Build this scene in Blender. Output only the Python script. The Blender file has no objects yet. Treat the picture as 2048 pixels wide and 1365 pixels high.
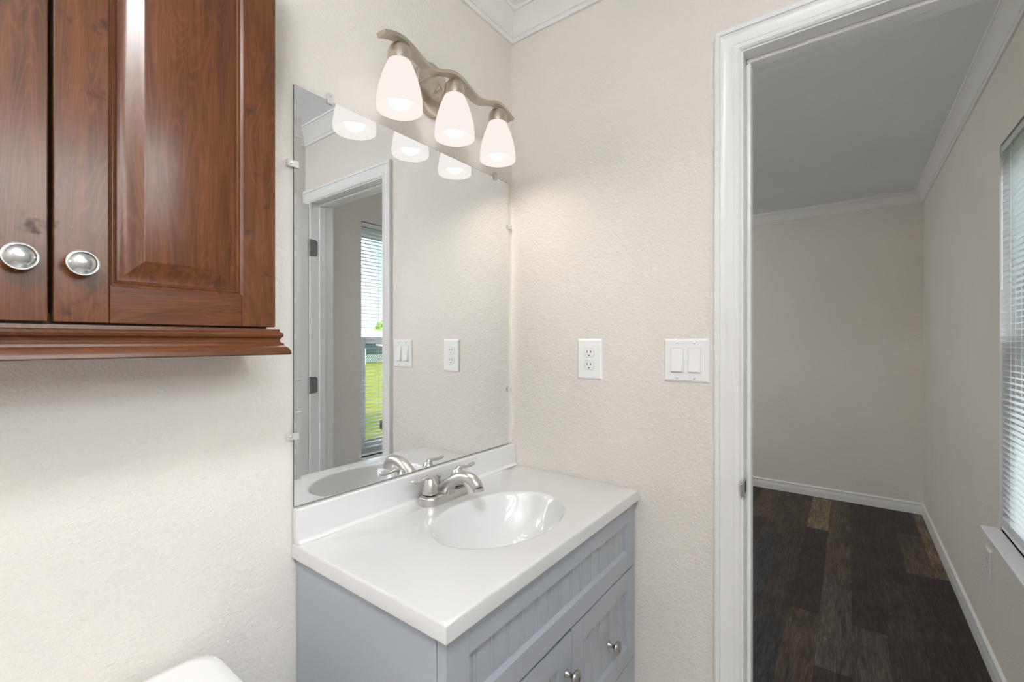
import bpy, bmesh, math, random
from mathutils import Vector, Matrix
random.seed(7)
PI = math.pi
SC = bpy.context.scene
COL = SC.collection

# ------------------------------------------------------------------ camera
cam_d = bpy.data.cameras.new('camera')
cam = bpy.data.objects.new('camera', cam_d)
COL.objects.link(cam)
cam.location = (-1.27, -0.9535, 1.30)
cam.rotation_euler = (PI/2, 0, math.radians(36.86-90))
cam_d.sensor_width = 36
cam_d.lens = 897.25/2048*36
cam_d.shift_y = 1.2/2048
cam_d.clip_start = 0.02
cam_d.clip_end = 1000
SC.camera = cam

# ------------------------------------------------------------------ exposure
SC.view_settings.view_transform = 'Standard'
SC.view_settings.look = 'None'
SC.view_settings.exposure = 1.2
SC.view_settings.gamma = 1
SC.view_settings.use_curve_mapping = False
SC.cycles.use_denoising = True
SC.cycles.max_bounces = 14
SC.cycles.diffuse_bounces = 8
SC.cycles.glossy_bounces = 8
SC.cycles.transparent_max_bounces = 16
SC.cycles.sample_clamp_indirect = 12
SC.cycles.caustics_reflective = False
SC.cycles.caustics_refractive = False

FILL_BATH = 34.0    # radiance of the unseen fill lamp added in the bathroom
FILL_BED = 36.0     # and of the one added in the bedroom

# ------------------------------------------------------------------ sky and sun
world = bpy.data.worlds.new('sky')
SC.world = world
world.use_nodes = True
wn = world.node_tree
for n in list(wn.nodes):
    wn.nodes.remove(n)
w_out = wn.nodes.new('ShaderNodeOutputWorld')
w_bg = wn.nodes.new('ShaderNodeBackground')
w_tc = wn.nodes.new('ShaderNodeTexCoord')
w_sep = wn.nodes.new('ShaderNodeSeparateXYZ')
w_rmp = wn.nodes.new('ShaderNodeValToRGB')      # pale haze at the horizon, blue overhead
w_bnd = wn.nodes.new('ShaderNodeValToRGB')      # unseen bright band added to the sky, lights the rooms through the windows
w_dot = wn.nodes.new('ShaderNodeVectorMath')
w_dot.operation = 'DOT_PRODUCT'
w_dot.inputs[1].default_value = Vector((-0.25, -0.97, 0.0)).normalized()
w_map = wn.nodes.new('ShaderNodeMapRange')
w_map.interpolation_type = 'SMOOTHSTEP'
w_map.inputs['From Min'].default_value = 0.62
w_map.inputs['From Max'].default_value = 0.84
w_mul = wn.nodes.new('ShaderNodeVectorMath')
w_mul.operation = 'SCALE'
w_add = wn.nodes.new('ShaderNodeVectorMath')
w_add.operation = 'ADD'
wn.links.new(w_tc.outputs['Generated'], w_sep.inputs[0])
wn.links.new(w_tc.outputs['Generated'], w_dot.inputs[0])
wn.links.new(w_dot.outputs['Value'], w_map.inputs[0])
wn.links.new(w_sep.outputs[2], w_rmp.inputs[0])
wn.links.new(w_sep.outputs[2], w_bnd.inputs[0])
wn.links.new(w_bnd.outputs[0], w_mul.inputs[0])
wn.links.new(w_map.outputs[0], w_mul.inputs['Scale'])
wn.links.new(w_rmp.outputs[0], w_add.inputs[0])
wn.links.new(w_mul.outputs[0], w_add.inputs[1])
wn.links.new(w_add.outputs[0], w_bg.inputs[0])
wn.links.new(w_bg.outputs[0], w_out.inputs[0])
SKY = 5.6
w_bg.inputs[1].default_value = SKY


def ramp(node, stops):
    cr = node.color_ramp
    while len(cr.elements) > 1:
        cr.elements.remove(cr.elements[0])
    cr.elements[0].position = stops[0][0]
    cr.elements[0].color = (*stops[0][1], 1)
    for p, c in stops[1:]:
        e = cr.elements.new(p)
        e.color = (*c, 1)


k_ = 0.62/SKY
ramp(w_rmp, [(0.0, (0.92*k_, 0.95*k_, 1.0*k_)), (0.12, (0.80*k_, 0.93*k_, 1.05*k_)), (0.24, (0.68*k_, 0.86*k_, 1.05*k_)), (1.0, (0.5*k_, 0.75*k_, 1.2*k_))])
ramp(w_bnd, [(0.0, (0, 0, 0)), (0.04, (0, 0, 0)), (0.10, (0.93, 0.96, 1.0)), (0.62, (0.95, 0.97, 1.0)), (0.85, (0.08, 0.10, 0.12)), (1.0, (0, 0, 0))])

sun_d = bpy.data.lights.new('sun', 'SUN')
sun = bpy.data.objects.new('sun', sun_d)
COL.objects.link(sun)
sun_d.energy = 4.2
sun_d.angle = math.radians(0.6)
sun_d.color = (1.0, 0.95, 0.86)
# the sun stands behind the house (north side of the room), 24.5 degrees up
sun.rotation_euler = Vector((0.35, -math.cos(math.radians(24.5)), -math.sin(math.radians(24.5)))).to_track_quat('-Z', 'Y').to_euler()


def portal(name, loc, w, h, rz=0.0):
    d = bpy.data.lights.new(name, 'AREA')
    d.shape = 'RECTANGLE'
    d.size = w
    d.size_y = h
    d.cycles.is_portal = True
    o = bpy.data.objects.new(name, d)
    COL.objects.link(o)
    o.location = loc
    o.rotation_euler = (PI/2, 0, rz)      # rz = 0: shining towards +Y, into the room
    return o


portal('daylight_portal', (0.756, -1.60, 1.32), 0.84, 1.46)
portal('daylight_portal', (-1.12, -1.60, 1.717), 0.98, 0.66)
portal('daylight_portal', (3.46, 1.05, 1.35), 1.32, 1.40, PI/2)

# ------------------------------------------------------------------ helpers
ORG = {}


class MB:
    def __init__(self):
        self.v = []
        self.f = []

    def add(self, vs, fs):
        b = len(self.v)
        self.v += [tuple(p) for p in vs]
        self.f += [tuple(i+b for i in f) for f in fs]
        return b

    def box(self, x0, x1, y0, y1, z0, z1):
        x0, x1 = sorted((x0, x1)); y0, y1 = sorted((y0, y1)); z0, z1 = sorted((z0, z1))
        self.add([(x0, y0, z0), (x1, y0, z0), (x1, y1, z0), (x0, y1, z0), (x0, y0, z1), (x1, y0, z1), (x1, y1, z1), (x0, y1, z1)],
                 [(0, 3, 2, 1), (4, 5, 6, 7), (0, 1, 5, 4), (1, 2, 6, 5), (2, 3, 7, 6), (3, 0, 4, 7)])
        return self

    def loft(self, rings, cap0=True, cap1=True, closed=True):
        n = len(rings[0])
        vs = [p for r in rings for p in r]
        fs = []
        for i in range(len(rings)-1):
            for j in range(n if closed else n-1):
                k = (j+1) % n
                fs.append((i*n+j, i*n+k, (i+1)*n+k, (i+1)*n+j))
        if cap0:
            fs.append(tuple(reversed(range(n))))
        if cap1:
            fs.append(tuple((len(rings)-1)*n+j for j in range(n)))
        self.add(vs, fs)
        return self

    def lathe(self, prof, origin, axis='Z', n=32, sx=1, sy=1, cap0=True, cap1=True):
        """prof: (r, h) along the axis"""
        rings = []
        for r, h in prof:
            ring = []
            for k in range(n):
                a = 2*PI*k/n
                p = (r*sx*math.cos(a), r*sy*math.sin(a), h)
                if axis == '-Y':
                    p = (p[0], -p[2], p[1])
                elif axis == 'X':
                    p = (p[2], p[0], p[1])
                ring.append((p[0]+origin[0], p[1]+origin[1], p[2]+origin[2]))
            rings.append(ring)
        return self.loft(rings, cap0, cap1)

    def tube(self, path, radii, n=16, flat=None, cap=True):
        """tube along a path; flat = list of (rx, rz) scale per node"""
        path = [Vector(p) for p in path]
        rings = []
        up = Vector((0, 0, 1))
        t0 = (path[1]-path[0]).normalized()
        if abs(t0.z) > 0.95:
            up = Vector((1, 0, 0))
        side = t0.cross(up).normalized()
        for i, p in enumerate(path):
            a = path[max(0, i-1)]
            b = path[min(len(path)-1, i+1)]
            t = (b-a).normalized()
            side = (side-t*side.dot(t)).normalized()
            nrm = side.cross(t)
            r = radii[i] if isinstance(radii, (list, tuple)) else radii
            fx, fz = flat[i] if flat else (1, 1)
            rings.append([p+side*(r*fx*math.cos(2*PI*k/n))+nrm*(r*fz*math.sin(2*PI*k/n)) for k in range(n)])
        return self.loft(rings, cap, cap)

    def sphere(self, c, r, n=24, m=14, sx=1, sy=1, sz=1):
        prof = []
        for i in range(m+1):
            a = -PI/2+PI*i/m
            prof.append((max(r*math.cos(a), 1e-5), r*math.sin(a)*sz))
        return self.lathe(prof, c, 'Z', n, sx, sy)

    def build(self, name, mat, parent=None, smooth=False, bevel=0, seg=2, org=None, angle=40, subd=0):
        if org is None:
            org = ORG.get(parent.name, (0, 0, 0)) if parent else (0, 0, 0)
        me = bpy.data.meshes.new(name)
        me.from_pydata([(x-org[0], y-org[1], z-org[2]) for x, y, z in self.v], [], self.f)
        bm = bmesh.new()
        bm.from_mesh(me)
        bmesh.ops.recalc_face_normals(bm, faces=bm.faces)
        bm.to_mesh(me)
        bm.free()
        me.materials.append(mat)
        o = bpy.data.objects.new(name, me)
        COL.objects.link(o)
        if parent:
            o.parent = parent
        else:
            o.location = org
        ORG[o.name] = org
        if smooth:
            for p in me.polygons:
                p.use_smooth = True
            try:
                me.set_sharp_from_angle(angle=math.radians(angle))
            except Exception:
                pass
        if bevel:
            m = o.modifiers.new('bevel', 'BEVEL')
            m.width = bevel
            m.segments = seg
            m.limit_method = 'ANGLE'
            m.angle_limit = math.radians(35)
            m.harden_normals = False
        if subd:
            m = o.modifiers.new('subdivision', 'SUBSURF')
            m.levels = subd
            m.render_levels = subd
        return o


def thing(name, loc, label, cat, group=None):
    o = bpy.data.objects.new(name, None)
    o.empty_display_size = 0.05
    COL.objects.link(o)
    o.location = loc
    ORG[o.name] = tuple(loc)
    o['label'] = label
    o['category'] = cat
    if group:
        o['group'] = group
    return o


def tag(o, label, cat, group=None):
    o['label'] = label
    o['category'] = cat
    if group:
        o['group'] = group
    return o


def struct(o):
    o['kind'] = 'structure'
    return o


def sweep(mb, path, prof, closed=True):
    """path: ccw list of (x, y) room corners seen from above; prof: (inset, z)"""
    n = len(path)
    rings = []
    for i in range(n):
        p = Vector(path[i])
        if closed or 0 < i < n-1:
            d0 = (p-Vector(path[i-1])).normalized()
            d1 = (Vector(path[(i+1) % n])-p).normalized()
            n0 = Vector((-d0.y, d0.x)); n1 = Vector((-d1.y, d1.x))
            m = (n0+n1)/(1+n0.dot(n1))
        else:
            d = (Vector(path[1])-p if i == 0 else p-Vector(path[i-1])).normalized()
            m = Vector((-d.y, d.x))
        rings.append([(p.x+m.x*s, p.y+m.y*s, z) for s, z in prof])
    if closed:
        rings.append(rings[0])
    mb.loft(rings, not closed, not closed)
    return mb


# ------------------------------------------------------------------ materials
def newmat(name):
    m = bpy.data.materials.new(name)
    m.use_nodes = True
    nt = m.node_tree
    b = nt.nodes['Principled BSDF']
    return m, nt, b


def N(nt, kind, **kw):
    n = nt.nodes.new(kind)
    for k, v in kw.items():
        if k in n.inputs:
            n.inputs[k].default_value = v
        else:
            setattr(n, k, v)
    return n


def coords(nt, scale=(1, 1, 1)):
    tc = nt.nodes.new('ShaderNodeTexCoord')
    mp = nt.nodes.new('ShaderNodeMapping')
    mp.inputs['Scale'].default_value = scale
    nt.links.new(tc.outputs['Object'], mp.inputs[0])
    return mp.outputs[0]


def bump(nt, b, height, strength, dist):
    bp = nt.nodes.new('ShaderNodeBump')
    bp.inputs['Strength'].default_value = strength
    bp.inputs['Distance'].default_value = dist
    nt.links.new(height, bp.inputs['Height'])
    nt.links.new(bp.outputs[0], b.inputs['Normal'])
    return bp


def plain(name, col, rough=0.5, metal=0.0, coat=0.0, coat_rough=0.1, spec=0.5):
    m, nt, b = newmat(name)
    b.inputs['Base Color'].default_value = (*col, 1)
    b.inputs['Roughness'].default_value = rough
    b.inputs['Metallic'].default_value = metal
    b.inputs['Coat Weight'].default_value = coat
    b.inputs['Coat Roughness'].default_value = coat_rough
    b.inputs['Specular IOR Level'].default_value = spec
    v = coords(nt, (1, 1, 1))
    nz = N(nt, 'ShaderNodeTexNoise', Scale=60.0, Detail=3.0)
    nt.links.new(v, nz.inputs['Vector'])
    mr = N(nt, 'ShaderNodeMapRange')
    mr.inputs['To Min'].default_value = rough*0.92
    mr.inputs['To Max'].default_value = min(1, rough*1.08)
    nt.links.new(nz.outputs[0], mr.inputs[0])
    nt.links.new(mr.outputs[0], b.inputs['Roughness'])
    return m


def wall_paint(name, col, strength=0.8, dist=0.0030):
    m, nt, b = newmat(name)
    v = coords(nt)
    n1 = N(nt, 'ShaderNodeTexNoise', Scale=130.0, Detail=4.0, Roughness=0.55)
    n2 = N(nt, 'ShaderNodeTexNoise', Scale=38.0, Detail=2.0)
    n3 = N(nt, 'ShaderNodeTexNoise', Scale=2.2, Detail=2.0)
    for n in (n1, n2, n3):
        nt.links.new(v, n.inputs['Vector'])
    mx = N(nt, 'ShaderNodeMath', operation='MULTIPLY_ADD')
    nt.links.new(n2.outputs[0], mx.inputs[0])
    mx.inputs[1].default_value = 0.7
    nt.links.new(n1.outputs[0], mx.inputs[2])
    bump(nt, b, mx.outputs[0], strength, dist)
    r = N(nt, 'ShaderNodeValToRGB')
    r.color_ramp.elements[0].position = 0.3
    r.color_ramp.elements[1].position = 0.7
    r.color_ramp.elements[0].color = (*[c*0.97 for c in col], 1)
    r.color_ramp.elements[1].color = (*[min(1, c*1.02) for c in col], 1)
    nt.links.new(n3.outputs[0], r.inputs[0])
    nt.links.new(r.outputs[0], b.inputs['Base Color'])
    b.inputs['Roughness'].default_value = 0.7
    b.inputs['Specular IOR Level'].default_value = 0.2
    return m


M = {}
M['wall'] = wall_paint('beige_wall_paint', (0.755, 0.722, 0.682))
M['ceiling'] = wall_paint('ceiling_paint', (0.86, 0.89, 0.915), 0.9, 0.003)
M['trim'] = plain('white_trim_paint', (0.79, 0.79, 0.79), 0.32)
M['counter'] = plain('white_cultured_marble', (0.72, 0.72, 0.725), 0.35, coat=1.0, coat_rough=0.015)
M['plastic'] = plain('white_plastic', (0.84, 0.84, 0.84), 0.3)
M['porcelain'] = plain('white_porcelain', (0.88, 0.88, 0.88), 0.12, coat=0.5, coat_rough=0.03)
M['dark'] = plain('dark_slot', (0.02, 0.02, 0.02), 0.6)
M['vinyl'] = plain('white_window_vinyl', (0.80, 0.81, 0.82), 0.35)
M['cord'] = plain('white_cord', (0.8, 0.8, 0.8), 0.7)
M['rail_shade'] = plain('shaded_headrail_grey', (0.62, 0.63, 0.64), 0.4)  # shadow on the headrail put into its colour, greyer than the slats
M['exterior'] = plain('exterior_siding', (0.6, 0.58, 0.54), 0.7)
M['vinyl_floor'] = wall_paint('pale_bounce_vinyl', (0.70, 0.68, 0.65), 0.1, 0.0005)
M['roofing'] = plain('roof_shingle', (0.12, 0.11, 0.1), 0.9)


def metal(name, col, rough, aniso_scale=(1, 1, 30), strength=0.05):
    m, nt, b = newmat(name)
    b.inputs['Base Color'].default_value = (*col, 1)
    b.inputs['Metallic'].default_value = 1
    v = coords(nt, aniso_scale)
    nz = N(nt, 'ShaderNodeTexNoise', Scale=60.0, Detail=3.0)
    nt.links.new(v, nz.inputs['Vector'])
    mr = N(nt, 'ShaderNodeMapRange')
    mr.inputs['To Min'].default_value = rough*0.75
    mr.inputs['To Max'].default_value = rough*1.25
    nt.links.new(nz.outputs[0], mr.inputs[0])
    nt.links.new(mr.outputs[0], b.inputs['Roughness'])
    bump(nt, b, nz.outputs[0], strength, 0.0005)
    return m


M['nickel'] = metal('brushed_nickel', (0.60, 0.585, 0.565), 0.33)
M['warm_nickel'] = metal('warm_brushed_nickel', (0.60, 0.54, 0.46), 0.30)
M['knob_nickel'] = metal('satin_nickel_knob', (0.66, 0.67, 0.68), 0.22, (1, 1, 1), 0.02)
M['dark_nickel'] = plain('grey_hinge_steel', (0.20, 0.20, 0.20), 0.6, metal=0.5)

# mirror
m, nt, b = newmat('silvered_mirror')
b.inputs['Base Color'].default_value = (0.93, 0.955, 0.97, 1)
b.inputs['Metallic'].default_value = 1
b.inputs['Roughness'].default_value = 0.0
nz = N(nt, 'ShaderNodeTexNoise', Scale=3.0)
nt.links.new(coords(nt), nz.inputs['Vector'])
mr = N(nt, 'ShaderNodeMapRange')
mr.inputs['To Max'].default_value = 0.004
nt.links.new(nz.outputs[0], mr.inputs[0])
nt.links.new(mr.outputs[0], b.inputs['Roughness'])
M['mirror'] = m
M['mirror_edge'] = plain('mirror_glass_edge', (0.10, 0.11, 0.11), 0.2)


def pane_mat(name, tint, gloss):
    m, nt, b = newmat(name)
    nt.nodes.remove(b)
    out = nt.nodes['Material Output']
    tr = N(nt, 'ShaderNodeBsdfTransparent')
    tr.inputs[0].default_value = (*tint, 1)
    gl = N(nt, 'ShaderNodeBsdfGlossy')
    gl.inputs['Roughness'].default_value = 0.02
    lw = N(nt, 'ShaderNodeLayerWeight')
    lw.inputs[0].default_value = gloss
    mx = N(nt, 'ShaderNodeMixShader')
    nt.links.new(lw.outputs['Fresnel'], mx.inputs[0])
    nt.links.new(tr.outputs[0], mx.inputs[1])
    nt.links.new(gl.outputs[0], mx.inputs[2])
    nt.links.new(mx.outputs[0], out.inputs[0])
    return m


M['glass'] = pane_mat('window_glass', (0.96, 0.98, 0.97), 0.25)
m, nt, b = newmat('clear_acrylic')
b.inputs['Base Color'].default_value = (0.88, 0.88, 0.87, 1)
b.inputs['Roughness'].default_value = 0.15
tr = N(nt, 'ShaderNodeBsdfTransparent')
mx = N(nt, 'ShaderNodeMixShader')
mx.inputs[0].default_value = 0.5
nt.links.new(b.outputs[0], mx.inputs[1])
nt.links.new(tr.outputs[0], mx.inputs[2])
nt.links.new(mx.outputs[0], nt.nodes['Material Output'].inputs[0])
M['acrylic'] = m


# blind slats: thin white vinyl that lets some light through
m, nt, b = newmat('white_blind_vinyl')
out = nt.nodes['Material Output']
b.inputs['Base Color'].default_value = (0.80, 0.82, 0.84, 1)
b.inputs['Roughness'].default_value = 0.35
tl = N(nt, 'ShaderNodeBsdfTranslucent')
tl.inputs[0].default_value = (0.8, 0.83, 0.86, 1)
mx = N(nt, 'ShaderNodeMixShader')
mx.inputs[0].default_value = 0.15
nt.links.new(b.outputs[0], mx.inputs[1])
nt.links.new(tl.outputs[0], mx.inputs[2])
nt.links.new(mx.outputs[0], out.inputs[0])
M['slat'] = m

# frosted lamp shade, lit from inside
m, nt, b = newmat('frosted_lamp_glass')
out = nt.nodes['Material Output']
b.inputs['Base Color'].default_value = (0.004, 0.004, 0.004, 1)
b.inputs['Specular IOR Level'].default_value = 0.0
b.inputs['Roughness'].default_value = 0.35
b.inputs['Emission Color'].default_value = (1.0, 0.93, 0.87, 1)
b.inputs['Emission Strength'].default_value = 0.82
tl = N(nt, 'ShaderNodeBsdfTranslucent')
tl.inputs[0].default_value = (0.02, 0.019, 0.018, 1)
mx = N(nt, 'ShaderNodeMixShader')
mx.inputs[0].default_value = 0.5
nt.links.new(b.outputs[0], mx.inputs[1])
nt.links.new(tl.outputs[0], mx.inputs[2])
nt.links.new(mx.outputs[0], out.inputs[0])
M['shade'] = m

m, nt, b = newmat('lit_bulb')
b.inputs['Base Color'].default_value = (0.9, 0.9, 0.9, 1)
b.inputs['Emission Color'].default_value = (1.0, 0.88, 0.72, 1)
b.inputs['Emission Strength'].default_value = 27.0
M['bulb'] = m


def wood(name, axis, smudge=False):
    """stained maple; axis = grain direction 'X' or 'Z'"""
    m, nt, b = newmat(name)
    st = {'X': (3.0, 40, 40), 'Z': (40, 40, 3.0)}[axis]
    v = coords(nt, st)
    nz = N(nt, 'ShaderNodeTexNoise', Scale=1.6, Detail=6.0, Roughness=0.6, Distortion=0.8)
    nt.links.new(v, nz.inputs['Vector'])
    st2 = {'X': (6.0, 300, 300), 'Z': (300, 300, 6.0)}[axis]
    v2 = coords(nt, st2)
    n2 = N(nt, 'ShaderNodeTexNoise', Scale=2.0, Detail=3.0)
    nt.links.new(v2, n2.inputs['Vector'])
    v3 = coords(nt, {'X': (1.2, 9, 9), 'Z': (9, 9, 1.2)}[axis])
    wv = N(nt, 'ShaderNodeTexNoise', Scale=2.0, Detail=1.0, Distortion=1.4)
    nt.links.new(v3, wv.inputs['Vector'])
    # cathedral rings: sine of a smooth noise field
    mm = N(nt, 'ShaderNodeMath', operation='MULTIPLY')
    mm.inputs[1].default_value = 60.0
    nt.links.new(wv.outputs[0], mm.inputs[0])
    sn = N(nt, 'ShaderNodeMath', operation='SINE')
    nt.links.new(mm.outputs[0], sn.inputs[0])
    pw = N(nt, 'ShaderNodeMath', operation='POWER')
    ab = N(nt, 'ShaderNodeMath', operation='ABSOLUTE')
    nt.links.new(sn.outputs[0], ab.inputs[0])
    nt.links.new(ab.outputs[0], pw.inputs[0])
    pw.inputs[1].default_value = 8.0
    r = N(nt, 'ShaderNodeValToRGB')
    r.color_ramp.elements[0].position = 0.28
    r.color_ramp.elements[1].position = 0.75
    r.color_ramp.elements[0].color = (0.068, 0.021, 0.007, 1)
    r.color_ramp.elements[1].color = (0.148, 0.048, 0.016, 1)
    nt.links.new(nz.outputs[0], r.inputs[0])
    mix = N(nt, 'ShaderNodeMixRGB', blend_type='MIX')
    mix.inputs[2].default_value = (0.22, 0.10, 0.042, 1)
    f1 = N(nt, 'ShaderNodeMath', operation='MULTIPLY')
    f1.inputs[1].default_value = 0.16
    nt.links.new(pw.outputs[0], f1.inputs[0])
    nt.links.new(f1.outputs[0], mix.inputs[0])
    nt.links.new(r.outputs[0], mix.inputs[1])
    mix2 = N(nt, 'ShaderNodeMixRGB', blend_type='MULTIPLY')
    mix2.inputs[0].default_value = 0.35
    r2 = N(nt, 'ShaderNodeValToRGB')
    r2.color_ramp.elements[0].position = 0.35
    r2.color_ramp.elements[0].color = (0.55, 0.55, 0.55, 1)
    r2.color_ramp.elements[1].position = 0.6
    nt.links.new(n2.outputs[0], r2.inputs[0])
    nt.links.new(mix.outputs[0], mix2.inputs[1])
    nt.links.new(r2.outputs[0], mix2.inputs[2])
    col = mix2.outputs[0]
    rough_in = None
    if smudge:
        # worn, greasy spots round the knobs: the satin finish is broken there
        tc = nt.nodes.new('ShaderNodeTexCoord')
        sp = N(nt, 'ShaderNodeTexNoise', Scale=26.0, Detail=5.0, Roughness=0.65)
        nt.links.new(tc.outputs['Object'], sp.inputs['Vector'])
        rs = N(nt, 'ShaderNodeValToRGB')
        rs.color_ramp.elements[0].position = 0.60
        rs.color_ramp.elements[1].position = 0.68
        nt.links.new(sp.outputs[0], rs.inputs[0])
        mk = N(nt, 'ShaderNodeMixRGB', blend_type='MIX')
        mk.inputs[2].default_value = (0.055, 0.026, 0.016, 1)
        nt.links.new(rs.outputs[0], mk.inputs[0])
        nt.links.new(col, mk.inputs[1])
        col = mk.outputs[0]
        cw = N(nt, 'ShaderNodeMapRange')
        cw.inputs['To Min'].default_value = 0.9
        cw.inputs['To Max'].default_value = 0.25
        nt.links.new(rs.outputs[0], cw.inputs[0])
        nt.links.new(cw.outputs[0], b.inputs['Coat Weight'])
    else:
        b.inputs['Coat Weight'].default_value = 0.9
    nt.links.new(col, b.inputs['Base Color'])
    b.inputs['Roughness'].default_value = 0.42
    b.inputs['Specular IOR Level'].default_value = 0.08
    b.inputs['Coat Roughness'].default_value = 0.24
    b.inputs['Coat IOR'].default_value = 1.42
    bump(nt, b, n2.outputs[0], 0.06, 0.0006)
    return m


M['wood_v'] = wood('stained_maple_upright_grain', 'Z')
M['wood_vs'] = wood('stained_maple_worn_stile', 'Z', True)
M['wood_h'] = wood('stained_maple_level_grain', 'X')
M['gap_grey'] = plain('grey_shadow_gap', (0.30, 0.30, 0.30), 0.6)
M['vanity_knob'] = metal('dark_satin_nickel', (0.42, 0.41, 0.40), 0.24, (1, 1, 1), 0.02)
M['cab_dark'] = plain('cabinet_gap_shade', (0.006, 0.004, 0.003), 0.8)
M['vanity'] = plain('grey_blue_cabinet_paint', (0.41, 0.445, 0.50), 0.42)

# floor planks: colour attribute per plank plus grain
m, nt, b = newmat('dark_vinyl_plank')
at = N(nt, 'ShaderNodeAttribute')
at.attribute_name = 'plank'
v = coords(nt, (3.0, 34, 1))
n1 = N(nt, 'ShaderNodeTexNoise', Scale=1.6, Detail=8.0, Roughness=0.7, Distortion=1.2)
nt.links.new(v, n1.inputs['Vector'])
v2 = coords(nt, (12, 140, 1))
n2 = N(nt, 'ShaderNodeTexNoise', Scale=1.0, Detail=4.0, Roughness=0.7)
nt.links.new(v2, n2.inputs['Vector'])
v3 = coords(nt, (2.2, 5, 1))
n3 = N(nt, 'ShaderNodeTexNoise', Scale=2.0, Detail=4.0, Roughness=0.6)
nt.links.new(v3, n3.inputs['Vector'])
r1 = N(nt, 'ShaderNodeValToRGB')
r1.color_ramp.elements[0].position = 0.3
r1.color_ramp.elements[0].color = (0.25, 0.24, 0.23, 1)
r1.color_ramp.elements[1].position = 0.72
r1.color_ramp.elements[1].color = (1.75, 1.65, 1.55, 1)
nt.links.new(n1.outputs[0], r1.inputs[0])
r2 = N(nt, 'ShaderNodeValToRGB')
r2.color_ramp.elements[0].position = 0.35
r2.color_ramp.elements[0].color = (0.45, 0.45, 0.45, 1)
r2.color_ramp.elements[1].position = 0.65
r2.color_ramp.elements[1].color = (1.4, 1.4, 1.4, 1)
nt.links.new(n2.outputs[0], r2.inputs[0])
r3 = N(nt, 'ShaderNodeValToRGB')
r3.color_ramp.elements[0].position = 0.3
r3.color_ramp.elements[0].color = (0.65, 0.66, 0.70, 1)
r3.color_ramp.elements[1].position = 0.7
r3.color_ramp.elements[1].color = (1.3, 1.28, 1.25, 1)
nt.links.new(n3.outputs[0], r3.inputs[0])
ma = N(nt, 'ShaderNodeMixRGB', blend_type='MULTIPLY'); ma.inputs[0].default_value = 1
mb_ = N(nt, 'ShaderNodeMixRGB', blend_type='MULTIPLY'); mb_.inputs[0].default_value = 1
mc = N(nt, 'ShaderNodeMixRGB', blend_type='MULTIPLY'); mc.inputs[0].default_value = 1
nt.links.new(at.outputs['Color'], ma.inputs[1]); nt.links.new(r1.outputs[0], ma.inputs[2])
nt.links.new(ma.outputs[0], mb_.inputs[1]); nt.links.new(r2.outputs[0], mb_.inputs[2])
nt.links.new(mb_.outputs[0], mc.inputs[1]); nt.links.new(r3.outputs[0], mc.inputs[2])
nt.links.new(mc.outputs[0], b.inputs['Base Color'])
b.inputs['Roughness'].default_value = 0.5
b.inputs['Specular IOR Level'].default_value = 0.3
bump(nt, b, n2.outputs[0], 0.15, 0.0008)
M['plank'] = m

# ================================================================== ROOM SHELL
W = -1.407          # inner face of the outside wall
WO = -1.55          # its outer face
XL, XF = -2.30, 3.277
YN = 2.2            # far side of the bedroom
ZC = 2.431
DX = 0.12           # thickness of the door wall
DY0, DY1, DZ = -0.739, -1.345, 2.040     # door opening (jamb faces)
W1 = (0.346, 1.166, 0.598, 2.033)        # bedroom window opening
W3 = (0.40, 1.70, 0.66, 2.033)           # unseen bedroom window, added in the far wall for more daylight
W2 = (-1.60, -0.645, 1.50, 2.033)        # bathroom window opening

# floor: one mesh of planks, each with its own tone
rows = 0.124
seam0 = -0.966
T = {'d': (0.034, 0.026, 0.023), 'p': (0.046, 0.037, 0.035), 'm': (0.085, 0.066, 0.052), 't': (0.15, 0.115, 0.08), 'g': (0.075, 0.066, 0.058),
     'b': (0.062, 0.047, 0.036), 'l': (0.18, 0.145, 0.105), 's': (0.042, 0.042, 0.046)}
layout = {
    -4: [(3.30, 2.51, 'm'), (2.51, 1.2, 'd'), (1.2, -2.4, 's')],
    -3: [(3.30, 2.22, 'b'), (2.22, 1.0, 's'), (1.0, -2.4, 'd')],
    -2: [(3.30, 2.35, 'b'), (2.35, 1.15, 'p'), (1.15, -2.4, 's')],
    -1: [(3.30, 2.49, 'l'), (2.49, 1.32, 'd'), (1.32, 0.1, 'b'), (0.1, -2.4, 'd')],
    0: [(3.30, 1.80, 'm'), (1.80, 0.90, 'g'), (0.90, -2.4, 'd')],
    1: [(3.30, 1.31, 'd'), (1.31, 0.2, 'g'), (0.2, -2.4, 'b')],
    2: [(3.30, 1.9, 'd'), (1.9, 0.9, 'p'), (0.9, -2.4, 's')],
    3: [(3.30, 2.75, 'd'), (2.75, 2.08, 'm'), (2.08, 0.95, 'd'), (0.95, -2.4, 'd')],
    4: [(3.30, 2.1, 't'), (2.1, 1.1, 'd'), (1.1, -2.4, 'b')],
}
fm = MB()
fcol = []
r = -26
while r <= 4:
    ya = seam0-rows*(r-1)
    yb = ya-rows
    # row r = 0 is the plank course just above the seam
    segs = layout.get(r)
    if not segs:
        segs = []
        x = 3.30+random.uniform(-.6, 0)
        prev = 3.30
        while prev > -2.4:
            segs.append((prev, max(x, -2.4), random.choice('ddpbsm')))
            prev = x
            x -= random.uniform(0.9, 1.25)
    y_hi, y_lo = seam0-rows*r+rows, seam0-rows*r
    y_lo = max(y_lo, W-0.002)
    y_hi = min(y_hi, YN)
    if y_hi > y_lo:
        for xa, xb, t in segs:
            fm.add([(xb+.0006, y_lo+.0006, 0), (xa-.0006, y_lo+.0006, 0), (xa-.0006, y_hi-.0006, 0), (xb+.0006, y_hi-.0006, 0)], [(0, 1, 2, 3)])
            k = random.uniform(0.92, 1.1)
            fcol.append(tuple(c*k for c in T[t]))
    r += 1
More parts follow.
